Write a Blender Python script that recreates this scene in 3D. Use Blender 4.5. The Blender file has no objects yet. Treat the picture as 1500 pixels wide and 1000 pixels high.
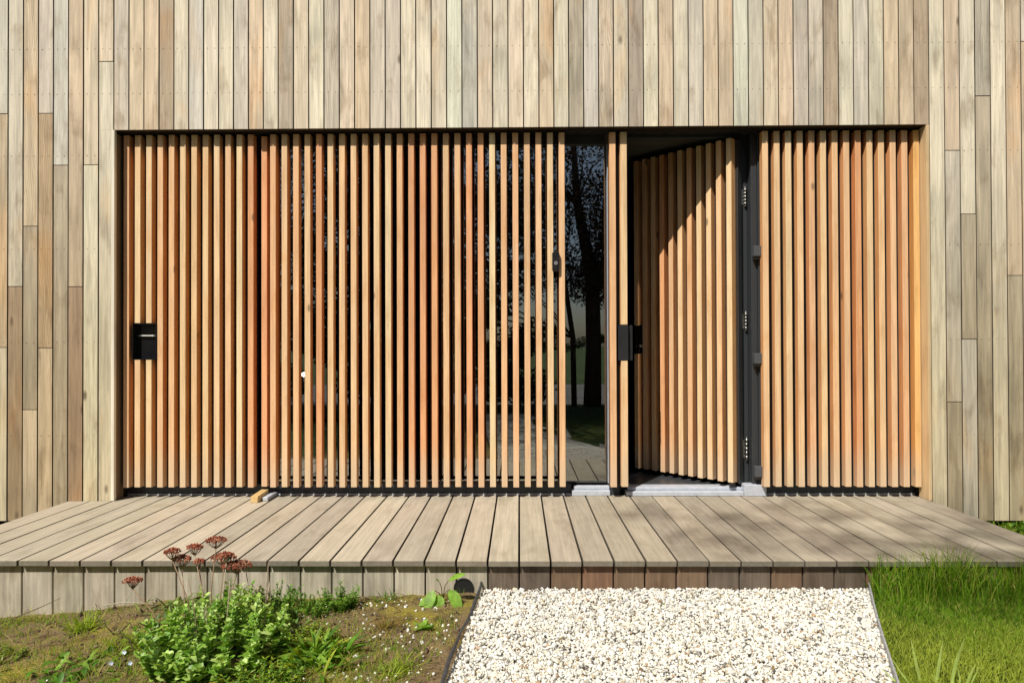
import bpy, bmesh, math, random
import numpy as np
from mathutils import Vector, Matrix

random.seed(7)
rng = np.random.default_rng(11)
scn = bpy.context.scene
C = scn.collection
R = math.radians

# ------------------------------------------------------------------ helpers
def lin(c):
    return tuple(((v / 255) / 12.92 if v / 255 <= .04045 else ((v / 255 + .055) / 1.055) ** 2.4) for v in c)

def S(r, g, b, k=1.0):
    return tuple(min(.86, v * k) for v in lin((r, g, b)))

def tag(o, label=None, cat=None, group=None, kind=None):
    if label: o['label'] = label
    if cat: o['category'] = cat
    if group: o['group'] = group
    if kind: o['kind'] = kind
    return o

def empty(name, loc=(0, 0, 0), rz=0, parent=None):
    o = bpy.data.objects.new(name, None)
    o.location = loc
    o.rotation_euler = (0, 0, rz)
    o.empty_display_size = .1
    o.parent = parent
    C.objects.link(o)
    return o

def np_mesh(name, verts, faces, mat, parent=None, fattr=None, vattr=None, smooth=False):
    """faces: (n,k) int array, all the same size; fattr/vattr: {name: (type, array)}"""
    me = bpy.data.meshes.new(name)
    verts = np.asarray(verts, dtype=np.float32); faces = np.asarray(faces, dtype=np.int32)
    n, k = faces.shape
    me.vertices.add(len(verts)); me.vertices.foreach_set('co', verts.ravel())
    me.loops.add(n * k); me.loops.foreach_set('vertex_index', faces.ravel())
    me.polygons.add(n)
    me.polygons.foreach_set('loop_start', np.arange(0, n * k, k, dtype=np.int32))
    if smooth: me.polygons.foreach_set('use_smooth', np.ones(n, dtype=bool))
    me.update(calc_edges=True)
    for dom, d in (('FACE', fattr), ('POINT', vattr)):
        for an, (ty, arr) in (d or {}).items():
            a = me.attributes.new(an, ty, dom)
            key = {'FLOAT_COLOR': 'color', 'FLOAT_VECTOR': 'vector', 'FLOAT': 'value'}[ty]
            a.data.foreach_set(key, np.asarray(arr, dtype=np.float32).ravel())
    me.materials.append(mat)
    me.validate()
    o = bpy.data.objects.new(name, me)
    o.parent = parent
    C.objects.link(o)
    return o

class MB:
    """mesh builder: polygons of any size with tint / seed / swirl attributes per face"""
    def __init__(s):
        s.v = []; s.f = []; s.c = []; s.s = []; s.w = []; s.sm = []
        s.col = (.5, .5, .5); s.seed = (0, 0, 0); s.swirl = 0.0; s.smooth = False; s.M = None
    def set(s, col=None, seed=None, swirl=0.0):
        if col: s.col = col
        s.seed = seed or (random.uniform(-50, 50), random.uniform(-50, 50), random.uniform(-50, 50))
        s.swirl = swirl
        return s
    def add(s, vs, fs):
        b = len(s.v)
        for p in vs:
            p = Vector(p)
            if s.M: p = s.M @ p
            s.v.append(tuple(p))
        for f in fs:
            s.f.append(tuple(b + i for i in f)); s.c.append(s.col); s.s.append(s.seed); s.w.append(s.swirl); s.sm.append(s.smooth)
    def box(s, x0, x1, y0, y1, z0, z1):
        s.add([(x0, y0, z0), (x1, y0, z0), (x1, y1, z0), (x0, y1, z0), (x0, y0, z1), (x1, y0, z1), (x1, y1, z1), (x0, y1, z1)],
              [(0, 3, 2, 1), (4, 5, 6, 7), (0, 1, 5, 4), (1, 2, 6, 5), (2, 3, 7, 6), (3, 0, 4, 7)])
    def tube(s, pts, rad, n=8, caps=True):
        pts = [Vector(p) for p in pts]
        if not isinstance(rad, (list, tuple)): rad = [rad] * len(pts)
        rings = []; up = None
        for i, p in enumerate(pts):
            d = (pts[min(i + 1, len(pts) - 1)] - pts[max(i - 1, 0)]).normalized()
            if up is None: up = Vector((0, 0, 1)) if abs(d.z) < .9 else Vector((1, 0, 0))
            a = d.cross(up).normalized(); b = a.cross(d).normalized(); up = b
            rings.append([p + (a * math.cos(t) + b * math.sin(t)) * rad[i] for t in [2 * math.pi * k / n for k in range(n)]])
        vs = [q for r in rings for q in r]
        fs = [(i * n + k, i * n + (k + 1) % n, (i + 1) * n + (k + 1) % n, (i + 1) * n + k) for i in range(len(pts) - 1) for k in range(n)]
        if caps: fs += [tuple(range(n - 1, -1, -1)), tuple((len(pts) - 1) * n + k for k in range(n))]
        s.add(vs, fs)
    def ball(s, c, r, sx=1, sy=1, sz=1, n=6, m=4):
        vs = [(c[0], c[1], c[2] + r * sz)]
        for i in range(1, m):
            t = math.pi * i / m
            for k in range(n):
                a = 2 * math.pi * k / n
                vs.append((c[0] + r * sx * math.sin(t) * math.cos(a), c[1] + r * sy * math.sin(t) * math.sin(a), c[2] + r * sz * math.cos(t)))
        vs.append((c[0], c[1], c[2] - r * sz))
        fs = [(0, 1 + k, 1 + (k + 1) % n) for k in range(n)]
        for i in range(m - 2):
            for k in range(n):
                fs.append((1 + i * n + k, 1 + (i + 1) * n + k, 1 + (i + 1) * n + (k + 1) % n, 1 + i * n + (k + 1) % n))
        L = len(vs) - 1
        fs += [(L, 1 + (m - 2) * n + (k + 1) % n, 1 + (m - 2) * n + k) for k in range(n)]
        s.add(vs, fs)
    def leaf(s, base, d, L, W, up=(0, 0, 1), cup=.25, bend=.2, segs=4, shape=.55, rnd=.75, blunt=0):
        """a leaf blade: base point, direction, length, width; shape = where it is widest"""
        d = Vector(d).normalized(); up = Vector(up)
        side = d.cross(up)
        if side.length < 1e-3: side = d.cross(Vector((1, 0, 0)))
        side.normalize(); nrm = side.cross(d).normalized()
        vs = []
        for i in range(segs + 1):
            t = i / segs
            w = W * .5 * math.sqrt(max(0, 1 - abs(2 * t ** .75 - 1) ** 2.4)) if blunt else W * .5 * (math.sin(math.pi * (t ** (math.log(.5) / math.log(shape)))) ** rnd if 0 < t < 1 else .06)
            c = Vector(base) + d * (L * t) - nrm * (bend * L * t * t)
            vs += [c - side * w + nrm * (cup * w), c - nrm * (0), c + side * w + nrm * (cup * w)]
        fs = []
        for i in range(segs):
            a = i * 3
            fs += [(a, a + 1, a + 4, a + 3), (a + 1, a + 2, a + 5, a + 4)]
        s.add(vs, fs)
    def build(s, name, mat, parent=None, bevel=0, segs=1):
        me = bpy.data.meshes.new(name)
        me.from_pydata(s.v, [], s.f)
        a = me.attributes.new('tint', 'FLOAT_COLOR', 'FACE')
        a.data.foreach_set('color', np.array([(*c, 1) for c in s.c], dtype=np.float32).ravel())
        a = me.attributes.new('seed', 'FLOAT_VECTOR', 'FACE')
        a.data.foreach_set('vector', np.array(s.s, dtype=np.float32).ravel())
        a = me.attributes.new('swirl', 'FLOAT', 'FACE')
        a.data.foreach_set('value', np.array(s.w, dtype=np.float32))
        me.polygons.foreach_set('use_smooth', np.array(s.sm, dtype=bool))
        me.materials.append(mat)
        o = bpy.data.objects.new(name, me); o.parent = parent
        C.objects.link(o)
        if bevel:
            m = o.modifiers.new('bevel', 'BEVEL'); m.width = bevel; m.segments = segs; m.limit_method = 'ANGLE'
            m.harden_normals = False
        return o

# ------------------------------------------------------------------ materials
class NT:
    def __init__(s, name):
        s.m = bpy.data.materials.new(name); s.m.use_nodes = True
        s.t = s.m.node_tree; s.b = s.t.nodes['Principled BSDF']; s.out = s.t.nodes['Material Output']
    def n(s, ty, **kw):
        nd = s.t.nodes.new(ty)
        for k, v in kw.items():
            if k.startswith('_'): setattr(nd, k[1:], v)
        return nd
    def l(s, a, b): s.t.links.new(a, b)
    def val(s, sock, v):
        if isinstance(v, (int, float)): sock.default_value = v
        elif isinstance(v, tuple): sock.default_value = v if len(v) == len(sock.default_value) else (*v, 1)
        else: s.l(v, sock)
    def math(s, op, a, b=0.0, c=None, clamp=False):
        nd = s.n('ShaderNodeMath', _operation=op, _use_clamp=clamp)
        s.val(nd.inputs[0], a); s.val(nd.inputs[1], b)
        if c is not None: s.val(nd.inputs[2], c)
        return nd.outputs[0]
    def vmath(s, op, a, b):
        nd = s.n('ShaderNodeVectorMath', _operation=op)
        s.val(nd.inputs[0], a); s.val(nd.inputs[1], b)
        return nd.outputs[0]
    def noise(s, vec, scale, detail=3, rough=.55, dist=0.0):
        nd = s.n('ShaderNodeTexNoise'); s.l(vec, nd.inputs['Vector'])
        nd.inputs['Scale'].default_value = scale; nd.inputs['Detail'].default_value = detail
        nd.inputs['Roughness'].default_value = rough; nd.inputs['Distortion'].default_value = dist
        return nd.outputs['Fac']
    def ramp(s, f, lo, hi, a=0.0, b=1.0):
        nd = s.n('ShaderNodeMapRange', _clamp=True, _interpolation_type='SMOOTHSTEP')
        s.l(f, nd.inputs[0])
        for i, v in zip((1, 2, 3, 4), (lo, hi, a, b)): nd.inputs[i].default_value = v
        return nd.outputs[0]
    def mix(s, f, a, b, blend='MIX'):
        nd = s.n('ShaderNodeMix', _data_type='RGBA', _blend_type=blend)
        s.val(nd.inputs[0], f); s.val(nd.inputs[6], a); s.val(nd.inputs[7], b)
        return nd.outputs[2]
    def scale(s, col, f):
        nd = s.n('ShaderNodeVectorMath', _operation='SCALE')
        s.l(col, nd.inputs[0]); s.val(nd.inputs['Scale'], f)
        return nd.outputs[0]
    def attr(s, name, out='Color'):
        return s.n('ShaderNodeAttribute', _attribute_name=name).outputs[out]
    def bump(s, h, strength, dist):
        nd = s.n('ShaderNodeBump'); s.l(h, nd.inputs['Height'])
        nd.inputs['Strength'].default_value = strength; nd.inputs['Distance'].default_value = dist
        s.l(nd.outputs[0], s.b.inputs['Normal'])

def plain(name, col, rough=.5, metal=0.0, spec=None, noise=.12, scale=40):
    t = NT(name)
    co = t.n('ShaderNodeTexCoord').outputs['Object']
    f = t.noise(co, scale, 4)
    rgb = t.n('ShaderNodeRGB'); rgb.outputs[0].default_value = (*col, 1)
    t.l(t.scale(rgb.outputs[0], t.ramp(f, .3, .7, 1 - noise, 1 + noise)), t.b.inputs['Base Color'])
    t.l(t.ramp(t.noise(co, scale * .4, 3), .3, .7, rough * .85, min(1, rough * 1.15)), t.b.inputs['Roughness'])
    t.b.inputs['Metallic'].default_value = metal
    if spec is not None: t.b.inputs['Specular IOR Level'].default_value = spec
    return t.m

def wood(name, axis='z', fine=.14, band=.16, blotch=(.40, .30, .20), blotch_amt=.35, rough=.75, bump=.15,
         orange=None, orange_amt=0.0, grey_low=None, knots=.5, dirt=None, low_tint=None, stain=None, warm=None, kscale=4.5, kr=.09):
    t = NT(name)
    co = t.vmath('ADD', t.n('ShaderNodeTexCoord').outputs['Object'], t.attr('seed', 'Vector'))
    sq = {'z': (1, 1, .03), 'y': (1, .03, 1), 'x': (.03, 1, 1)}[axis]
    sb = {'z': (1, 1, .09), 'y': (1, .09, 1), 'x': (.09, 1, 1)}[axis]
    sc = {'z': (1, 1, .35), 'y': (1, .35, 1), 'x': (.35, 1, 1)}[axis]
    v1 = t.vmath('MULTIPLY', co, sq); v2 = t.vmath('MULTIPLY', co, sb); v3 = t.vmath('MULTIPLY', co, sc)
    n1 = t.noise(v1, 75, 6, .75); n2 = t.noise(v2, 24, 4, .6, .8); n3 = t.noise(v3, 9, 4, .6, .4)
    col = t.attr('tint')
    if orange:
        n4 = t.noise(v3, 3.2, 2, .5)
        col = t.mix(t.math('MULTIPLY', t.ramp(n4, .48, .72), orange_amt), col, orange)
    col = t.scale(col, t.ramp(n1, .28, .72, 1 - fine, 1 + fine))
    col = t.scale(col, t.ramp(n2, .3, .7, 1 - band, 1 + band * .7))
    col = t.mix(t.math('MULTIPLY', t.ramp(n3, .50, .72), blotch_amt), col, t.mix(1.0, col, (*blotch, 1), 'MULTIPLY'))
    if stain:   # greyed and still warm patches within a board
        n5 = t.noise(v3, 2.6, 3, .55, .5); n6 = t.noise(t.vmath('ADD', v3, (7.3, 2.1, 5.5)), 3.4, 3, .55, .4)
        col = t.mix(t.ramp(n5, .50, .68, 0, .7), col, t.mix(1.0, col, (*stain, 1), 'MULTIPLY'))
        col = t.mix(t.ramp(n6, .56, .74, 0, .7), col, t.mix(1.0, col, (*warm, 1), 'MULTIPLY'))
    # flame grain on the boards that carry it
    w = t.n('ShaderNodeTexWave', _wave_type='BANDS', _bands_direction='X')
    vw = t.vmath('MULTIPLY', co, {'z': (1, 1, .22), 'y': (1, .22, 1), 'x': (.22, 1, 1)}[axis])
    t.l(vw, w.inputs['Vector'])
    w.inputs['Scale'].default_value = 32; w.inputs['Distortion'].default_value = 16
    w.inputs['Detail'].default_value = 1.5; w.inputs['Detail Scale'].default_value = .55
    fl = t.math('MULTIPLY', t.ramp(w.outputs['Fac'], .35, .9, 0, 1), t.attr('swirl', 'Fac'))
    col = t.mix(t.math('MULTIPLY', fl, .45), col, t.mix(1.0, col, (.5, .42, .34, 1), 'MULTIPLY'))
    if knots:
        vo = t.n('ShaderNodeTexVoronoi'); t.l(t.vmath('MULTIPLY', co, {'z': (1, 1, .45), 'y': (1, .45, 1), 'x': (.45, 1, 1)}[axis]), vo.inputs['Vector'])
        vo.inputs['Scale'].default_value = kscale
        k = t.ramp(vo.outputs['Distance'], .03, kr, 1, 0)
        col = t.mix(t.math('MULTIPLY', k, knots), col, (.09, .055, .03, 1))
    pz = t.n('ShaderNodeSeparateXYZ'); t.l(t.n('ShaderNodeTexCoord').outputs['Object'], pz.inputs[0])
    if grey_low:
        # the splash zone near the deck has weathered paler and greyer
        zz = t.math('ADD', pz.outputs['Z'], t.math('MULTIPLY', t.math('SUBTRACT', n3, .5), .25))
        col = t.mix(t.ramp(zz, .10, .38, .62, 0), col, (*grey_low, 1))
    if low_tint:
        zz = t.math('ADD', pz.outputs['Z'], t.math('MULTIPLY', t.math('SUBTRACT', n3, .5), .8))
        col = t.mix(t.ramp(zz, .2, 2.6, 1, 0), col, t.mix(1.0, col, (*low_tint, 1), 'MULTIPLY'))
    if dirt:
        nd = t.noise(t.n('ShaderNodeTexCoord').outputs['Object'], 5.5, 5, .65)
        col = t.mix(t.ramp(nd, .45, .75, 0, .45), col, t.mix(1.0, col, (*dirt, 1), 'MULTIPLY'))
    t.l(col, t.b.inputs['Base Color'])
    t.b.inputs['Roughness'].default_value = rough
    t.b.inputs['Specular IOR Level'].default_value = .3
    t.bump(t.math('ADD', t.math('MULTIPLY', n1, .6), t.math('MULTIPLY', n2, .4)), bump, .004)
    return t.m

M = {}
M['cladding'] = wood('weathered_cladding', 'z', .20, .15, (.56, .50, .44), .65, .8, .2, knots=.75, low_tint=(.74, .71, .62), stain=(.70, .72, .72), warm=(1.02, .84, .66), kscale=5.0, kr=.11)
M['slat'] = wood('cedar_slat', 'z', .14, .10, (.80, .62, .42), .40, .62, .08, orange=(.74, .34, .12), orange_amt=.26, grey_low=(.64, .50, .34), knots=.65, kscale=4.8, kr=.085)
M['trim'] = wood('trim_board', 'z', .08, .1, (.7, .6, .5), .3, .7, .08, knots=.1)
M['deck'] = wood('deck_board', 'y', .15, .07, (.70, .68, .64), .6, .85, .2, knots=.12, dirt=(.76, .73, .68))
M['fascia'] = wood('fascia_board', 'z', .20, .20, (.58, .54, .46), .7, .9, .6, knots=.1, dirt=(.60, .60, .52))
M['nail'] = plain('dull_nail', (.17, .14, .11), .6, .3)
M['block'] = wood('offcut', 'y', .1, .1, (.7, .6, .45), .3, .7, .1, knots=.0)
M['black'] = plain('matt_black', (.012, .012, .013), .6)
M['dark_board'] = plain('dark_backing', (.034, .021, .013), .8)
M['gloss'] = plain('gloss_black', (.012, .012, .013), .12, 0, .6, .05)
M['anthracite'] = plain('anthracite_coating', (.040, .044, .047), .42, 0, .4, .06, 300)
M['bracket'] = plain('bracket_coating', (.085, .09, .095), .4, 0, .4, .06, 300)
M['plinth'] = plain('plinth_rail', (.035, .042, .055), .5, 0, .4, .15, 30)
M['sill'] = plain('sill_metal', (.50, .53, .58), .45, 0.0, .5, .08, 25)
M['steel'] = plain('brushed_steel', (.34, .33, .30), .42, 1.0, None, .06, 80)
M['room'] = plain('dark_room', (.050, .045, .036), .8)
M['room_floor'] = plain('room_floor', (.05, .055, .06), .35)
M['room_ceiling'] = plain('room_ceiling', (.10, .095, .08), .8, noise=.04)
M['edge_black'] = plain('garden_edging', (.055, .056, .058), .55, 0, .4, .3, 35)
M['edge_metal'] = plain('edging_strip', (.36, .37, .38), .45, .0, .5, .2, 40)

def mat_glass():
    t = NT('window_glass')
    t.t.nodes.remove(t.b)
    tr = t.n('ShaderNodeBsdfTransparent'); tr.inputs[0].default_value = (.78, .82, .80, 1)
    gl = t.n('ShaderNodeBsdfGlossy'); gl.inputs['Roughness'].default_value = .0; gl.inputs[0].default_value = (.95, 1, 1, 1)
    lw = t.n('ShaderNodeFresnel'); lw.inputs[0].default_value = 1.55
    f = t.math('ADD', t.math('MULTIPLY', lw.outputs[0], 1.3), .28, clamp=True)
    mx = t.n('ShaderNodeMixShader'); t.l(f, mx.inputs[0]); t.l(tr.outputs[0], mx.inputs[1]); t.l(gl.outputs[0], mx.inputs[2])
    t.l(mx.outputs[0], t.out.inputs[0])
    return t.m
M['glass'] = mat_glass()

def foliage(name, rough=.5, trans=.35, spec=.4, vary=.25, gain=1.0):
    t = NT(name)
    col = t.attr('tint')
    co = t.n('ShaderNodeTexCoord').outputs['Object']
    col = t.scale(col, t.ramp(t.noise(co, 45, 3), .3, .7, 1 - vary, 1 + vary))
    col = t.scale(col, gain)
    t.l(col, t.b.inputs['Base Color'])
    t.b.inputs['Roughness'].default_value = rough
    t.b.inputs['Specular IOR Level'].default_value = spec
    tl = t.n('ShaderNodeBsdfTranslucent'); t.l(t.mix(1.0, col, (1.25, 1.3, .6, 1), 'MULTIPLY'), tl.inputs[0])
    mx = t.n('ShaderNodeMixShader'); mx.inputs[0].default_value = trans
    t.l(t.b.outputs[0], mx.inputs[1]); t.l(tl.outputs[0], mx.inputs[2]); t.l(mx.outputs[0], t.out.inputs[0])
    return t.m
M['leaf'] = foliage('leaf', .45, .4, gain=1.75)
M['sedum'] = foliage('sedum_leaf', .42, .28, .4, .2, 1.7)
M['grass'] = foliage('grass_blade', .55, .45, .25, .15, 1.85)
M['dry'] = foliage('dry_stalk', .8, .05, .2, .15)
M['beech'] = foliage('beech_leaf', .5, .15, .3, .3)

def mat_stone():
    t = NT('pebble')
    col = t.attr('tint')
    co = t.n('ShaderNodeTexCoord').outputs['Object']
    col = t.scale(col, t.ramp(t.noise(co, 220, 3), .3, .7, .85, 1.08))
    t.l(col, t.b.inputs['Base Color']); t.b.inputs['Roughness'].default_value = .75
    t.b.inputs['Specular IOR Level'].default_value = .3
    return t.m
M['stone'] = mat_stone()

def ground(name, cols, scales=(3, 14, 90), bump=.6, dist=.02):
    t = NT(name)
    co = t.n('ShaderNodeTexCoord').outputs['Object']
    a = t.noise(co, scales[0], 5, .6, .3); b = t.noise(co, scales[1], 5, .65); c = t.noise(co, scales[2], 4, .7)
    col = t.mix(t.ramp(a, .46, .64), (*cols[0], 1), (*cols[1], 1))
    col = t.mix(t.ramp(b, .48, .68), col, (*cols[2], 1))
    col = t.scale(col, t.ramp(c, .25, .75, .55, 1.35))
    t.l(col, t.b.inputs['Base Color']); t.b.inputs['Roughness'].default_value = .95
    t.b.inputs['Specular IOR Level'].default_value = .15
    t.bump(t.math('ADD', b, t.math('MULTIPLY', c, .5)), bump, dist)
    return t.m
M['soil'] = ground('soil_moss', [S(150, 128, 94, .9), S(164, 150, 66, .92), S(112, 90, 64, .85)], (2.6, 11, 120), .9, .03)
M['lawn'] = ground('lawn_ground', [S(60, 84, 22, .6), S(92, 104, 34, .6), S(46, 60, 18, .6)], (1.2, 9, 90), .5, .02)
M['field'] = ground('field', [(.045, .075, .015), (.065, .09, .02), (.04, .06, .012)], (.08, .6, 4), .2, .02)
M['path'] = ground('path', [(.5, .47, .4), (.42, .39, .33), (.34, .31, .26)], (2, 12, 60), .5, .01)
M['asphalt'] = ground('asphalt', [(.16, .15, .14), (.13, .125, .12), (.18, .17, .155)], (.5, 5, 60), .3, .01)
M['bark'] = ground('bark', [(.06, .045, .035), (.09, .07, .05), (.04, .03, .025)], (3, 14, 60), .8, .03)

# ------------------------------------------------------------------ camera, light, world
CAM = (.0038, -4.185, .9822)
def make_camera():
    yaw, pit, rol = .01112, .00787, -.00313
    fwd = Vector((-math.sin(yaw) * math.cos(pit), math.cos(yaw) * math.cos(pit), math.sin(pit)))
    right = Vector((math.cos(yaw), math.sin(yaw), 0)); up = right.cross(fwd)
    r2 = right * math.cos(rol) + up * math.sin(rol); u2 = -right * math.sin(rol) + up * math.cos(rol)
    m = Matrix((r2, u2, -fwd)).transposed().to_4x4(); m.translation = CAM
    cd = bpy.data.cameras.new('camera'); cd.sensor_width = 36; cd.lens = 960 / 1500 * 36
    cd.clip_start = .05; cd.clip_end = 2000
    o = bpy.data.objects.new('camera', cd); o.matrix_world = m
    C.objects.link(o); scn.camera = o
make_camera()

AZ, EL = R(33), R(50.7)          # sun: to the left behind the viewer
sv = Vector((-math.sin(AZ) * math.cos(EL), -math.cos(AZ) * math.cos(EL), math.sin(EL)))
sd = bpy.data.lights.new('sun', 'SUN'); sd.energy = 5.0; sd.angle = R(.53); sd.color = (1, .955, .88)
so = bpy.data.objects.new('sun', sd); so.rotation_euler = sv.to_track_quat('Z', 'Y').to_euler(); so.location = sv * 30
C.objects.link(so)
w = bpy.data.worlds.new('World'); scn.world = w; w.use_nodes = True
sk = w.node_tree.nodes.new('ShaderNodeTexSky'); sk.sky_type = 'NISHITA'; sk.sun_disc = False
sk.sun_elevation = EL; sk.sun_rotation = math.atan2(sv.x, sv.y)
sk.air_density = 1.0; sk.dust_density = 1.6
bg = w.node_tree.nodes['Background']; w.node_tree.links.new(sk.outputs[0], bg.inputs[0]); bg.inputs[1].default_value = .06
scn.view_settings.view_transform = 'Standard'; scn.view_settings.look = 'None'; scn.view_settings.exposure = 0
scn.render.engine = 'CYCLES'
scn.cycles.max_bounces = 8; scn.cycles.diffuse_bounces = 2; scn.cycles.transparent_max_bounces = 12; scn.cycles.caustics_reflective = False

# ------------------------------------------------------------------ the house
H = 2.385; XL = -2.6197; XR = 2.6128; ZB = -.127
house = empty('house', (0, 0, 0))
tag(house, 'timber clad house front with cedar slat screens, tall window and half open entrance door', 'house')

PAL = {  # sunlit look of each board kind
    'L': S(228, 212, 184, 1.15), 'G': S(206, 195, 174, 1.15), 'Y': S(206, 200, 184, 1.15), 'T': S(214, 190, 156, 1.15), 'B': S(180, 156, 128, 1.15),
    'P': S(224, 204, 174, 1.15), 'O': S(224, 198, 164, 1.15), 'D': S(176, 162, 140, 1.15), 'W': S(232, 221, 196, 1.15), 'R': S(172, 142, 110, 1.15),
    'K': S(184, 168, 142, 1.15), 'N': S(196, 164, 124, 1.15)}
for _k, _c in list(PAL.items()):
    _m = sum(_c) / 3; PAL[_k] = tuple((v * .88 + _m * .12) * .82 + q * .18 for v, q in zip(_c, (.66, .55, .41)))
def vary(c, a=.05):
    k = 1 + random.uniform(-a, a)
    return tuple(min(.86, v * k * (1 + random.uniform(-.015, .015))) for v in c)
def gapx():
    xs = []
    anch = [(-3.293, -2.3125, 10), (-2.3125, -1.5414, 8), (-1.5414, .1350, 17), (.1350, 1.5670, 15), (1.5670, 2.6155, 11), (2.6155, 3.1960, 6)]
    for a, b, n in anch: xs += [a + (b - a) * i / n for i in range(n)]
    xs.append(3.1960)
    left = []; x = -3.293
    while x > -5.2: x -= .098; left.append(x)
    right = []; x = 3.196
    while x < 5.2: x += .098; right.append(x)
    return left[::-1], xs, right
def zrow(px_y, x):      # height on the wall face
    return .9822 + (507.5 - px_y) / 229.4 + .0034 * x
gl_, gx, gr_ = gapx()
kinds = list('LGTGYTPPG' 'TOBLYLLGOLDPLGPTGGLLLWYPLPLTLDYPGDLTLGTOWGPT' 'GGBLGLTTBLT' 'LGLTGGT')
kinds += ['L'] * 20
swirls = {1: 1.0, 33: 0, 39: .9, 58: 1.0}
joints = {-1: [(158, 'T'), (504, 'L')], 0: [(414, 'R')], 1: [(325, 'K'), (596, 'P')], 2: [(158, 'N'), (505, 'T')], 3: [(235, 'K')],
          4: [(415, 'R')], 5: [(235, 'L')], 6: [(82, 'L')]}
rj = {62: [(226, 'G'), (592, 'K')], 63: [(319, 'K'), (501, 'Y')], 64: [(147, 'K')], 66: [(409, 'K')], 67: [(68, 'T')]}
cl = MB()
allx = gl_ + gx + gr_
off = len(gl_)
GAPW = .0066
for i in range(len(allx) - 1):
    x0, x1 = allx[i] + GAPW / 2, allx[i + 1] - GAPW / 2
    j = i - off
    k = kinds[j + 1] if 0 <= j + 1 < len(kinds) and 0 <= j < len(gx) else random.choice('LGYTPGKL')
    if x0 < 0 and x1 > XL and x0 < XL: pass
    mid = (x0 + x1) / 2
    top = 5.2
    zlo = ZB if (mid < XL or mid > XR) else H
    js = (joints if j < 20 else rj).get(j, [])
    if j not in joints and j not in rj and (j < -1 or j > 68):
        js = [(random.uniform(60, 700), random.choice('KTGB'))]
    segs = []; zt = top; kk = k
    for (py_, k2) in js:
        zj = zrow(py_, mid)
        segs.append((zj + .002, zt, kk)); zt = zj - .002; kk = k2
    segs.append((zlo, zt, kk))
    for (za, zb, kd) in segs:
        if zb <= za: continue
        sw = 0.0
        if (j in (1,) and zb > 4) or (j == 2 and kd == 'N') or (j == 39) or (j == 64 and zb > 4) or (j == 21): sw = .9
        dy = random.uniform(-.0012, .0012)
        cl.set(vary(PAL[kd]), swirl=sw)
        if za < H < zb and x0 < XL < x1 or za < H < zb and x0 < XR < x1:
            # the board that straddles the opening's edge is notched
            cl.box(x0, x1, dy, .02, H, zb)
            if x0 < XL < x1: cl.box(x0, XL - .003, dy, .02, ZB, H)
            else: cl.box(XR + .003, x1, dy, .02, ZB, H)
        else:
            cl.box(x0, x1, dy, .02, za, zb)
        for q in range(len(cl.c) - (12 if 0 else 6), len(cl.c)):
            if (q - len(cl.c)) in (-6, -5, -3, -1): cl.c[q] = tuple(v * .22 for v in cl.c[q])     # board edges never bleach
cl_o = cl.build('cladding', M['cladding'], house, .0011)
nh = MB()
for i in range(len(allx) - 1):
    xc = (allx[i] + allx[i + 1]) / 2
    for z in (.42, 1.02, 1.62, 2.22, 2.62, 2.91, 3.4, 4.0, 4.6):
        if z < H + .05 and XL - .06 < xc < XR + .06: continue
        for dx in (-.024, .024):
            nh.tube([(xc + dx + random.uniform(-.002, .002), .0, z + random.uniform(-.003, .003)), (xc + dx, -.0016, z)], .0021, 6)
for i in range(len(nh.c)): nh.c[i] = (.16, .13, .10)
nh.build('nail_heads', M['nail'], house)
# dark boarding behind the cladding and the shell of the room
b = MB(); b.set((.02, .015, .01))
b.box(-5.3, XL - .022, .0205, .15, ZB + .01, 5.2); b.box(XR + .022, 5.3, .0205, .15, ZB + .01, 5.2); b.box(XL - .0215, XR + .0215, .0205, .15, H + .012, 5.2)
b.build('wall_backing', M['dark_board'], house)
b = MB(); b.set((.05, .05, .04))
b.box(-5.2, -5.0, .151, 8.2, -.1, 5.1); b.box(5.0, 5.2, .151, 8.2, -.1, 5.1); b.box(-5.0, 5.0, 8.0, 8.2, -.1, 5.1)
b.box(-2.75, XL - .0005, .151, .26, .0, 2.6); b.box(XR + .0005, 2.75, .151, .26, .0, 2.6)
b.build('room_wall', M['room'], house)
b = MB(); b.box(-5.0, 5.0, .26, 8.0, -.05, .052); b.build('room_floor', M['room_floor'], house)
b = MB(); b.box(-5.0, 5.0, .151, 8.0, 2.40, 2.6); b.build('room_ceiling', M['room_ceiling'], house)
b = MB(); b.box(-5.25, 5.25, -.01, 8.25, 5.2, 5.26); b.build('roof_edge', M['anthracite'], house)
# lining of the opening
b = MB()
b.set(S(240, 230, 208, 1.0)); b.box(XL - .001, XL + .021, -.004, .02, 0.001, H - .002)           # pale corner strips
b.set(S(140, 112, 82, .85)); b.box(XL - .001, XL + .018, .0205, .105, .001, H - .014)
b.build('reveal_board', M['trim'], house, .0015)
b = MB()
b.set(S(226, 196, 150, .9)); b.box(XR - .018, XR + .001, -.002, .105, .001, H - .002)
b.build('reveal_board', M['trim'], house, .0015)
b = MB(); b.set(S(60, 44, 32, .6)); b.box(XL + .019, XR - .019, .021, .058, H - .001, H + .011); b.build('soffit_board', M['trim'], house)  # soffit coloured near black, painting in the shade under the header
b = MB(); b.set((.01, .01, .01)); b.box(XL + .0, XR - .0, .0585, .15, H - .003, H + .011); b.build('head_rail', M['black'], house)

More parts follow.
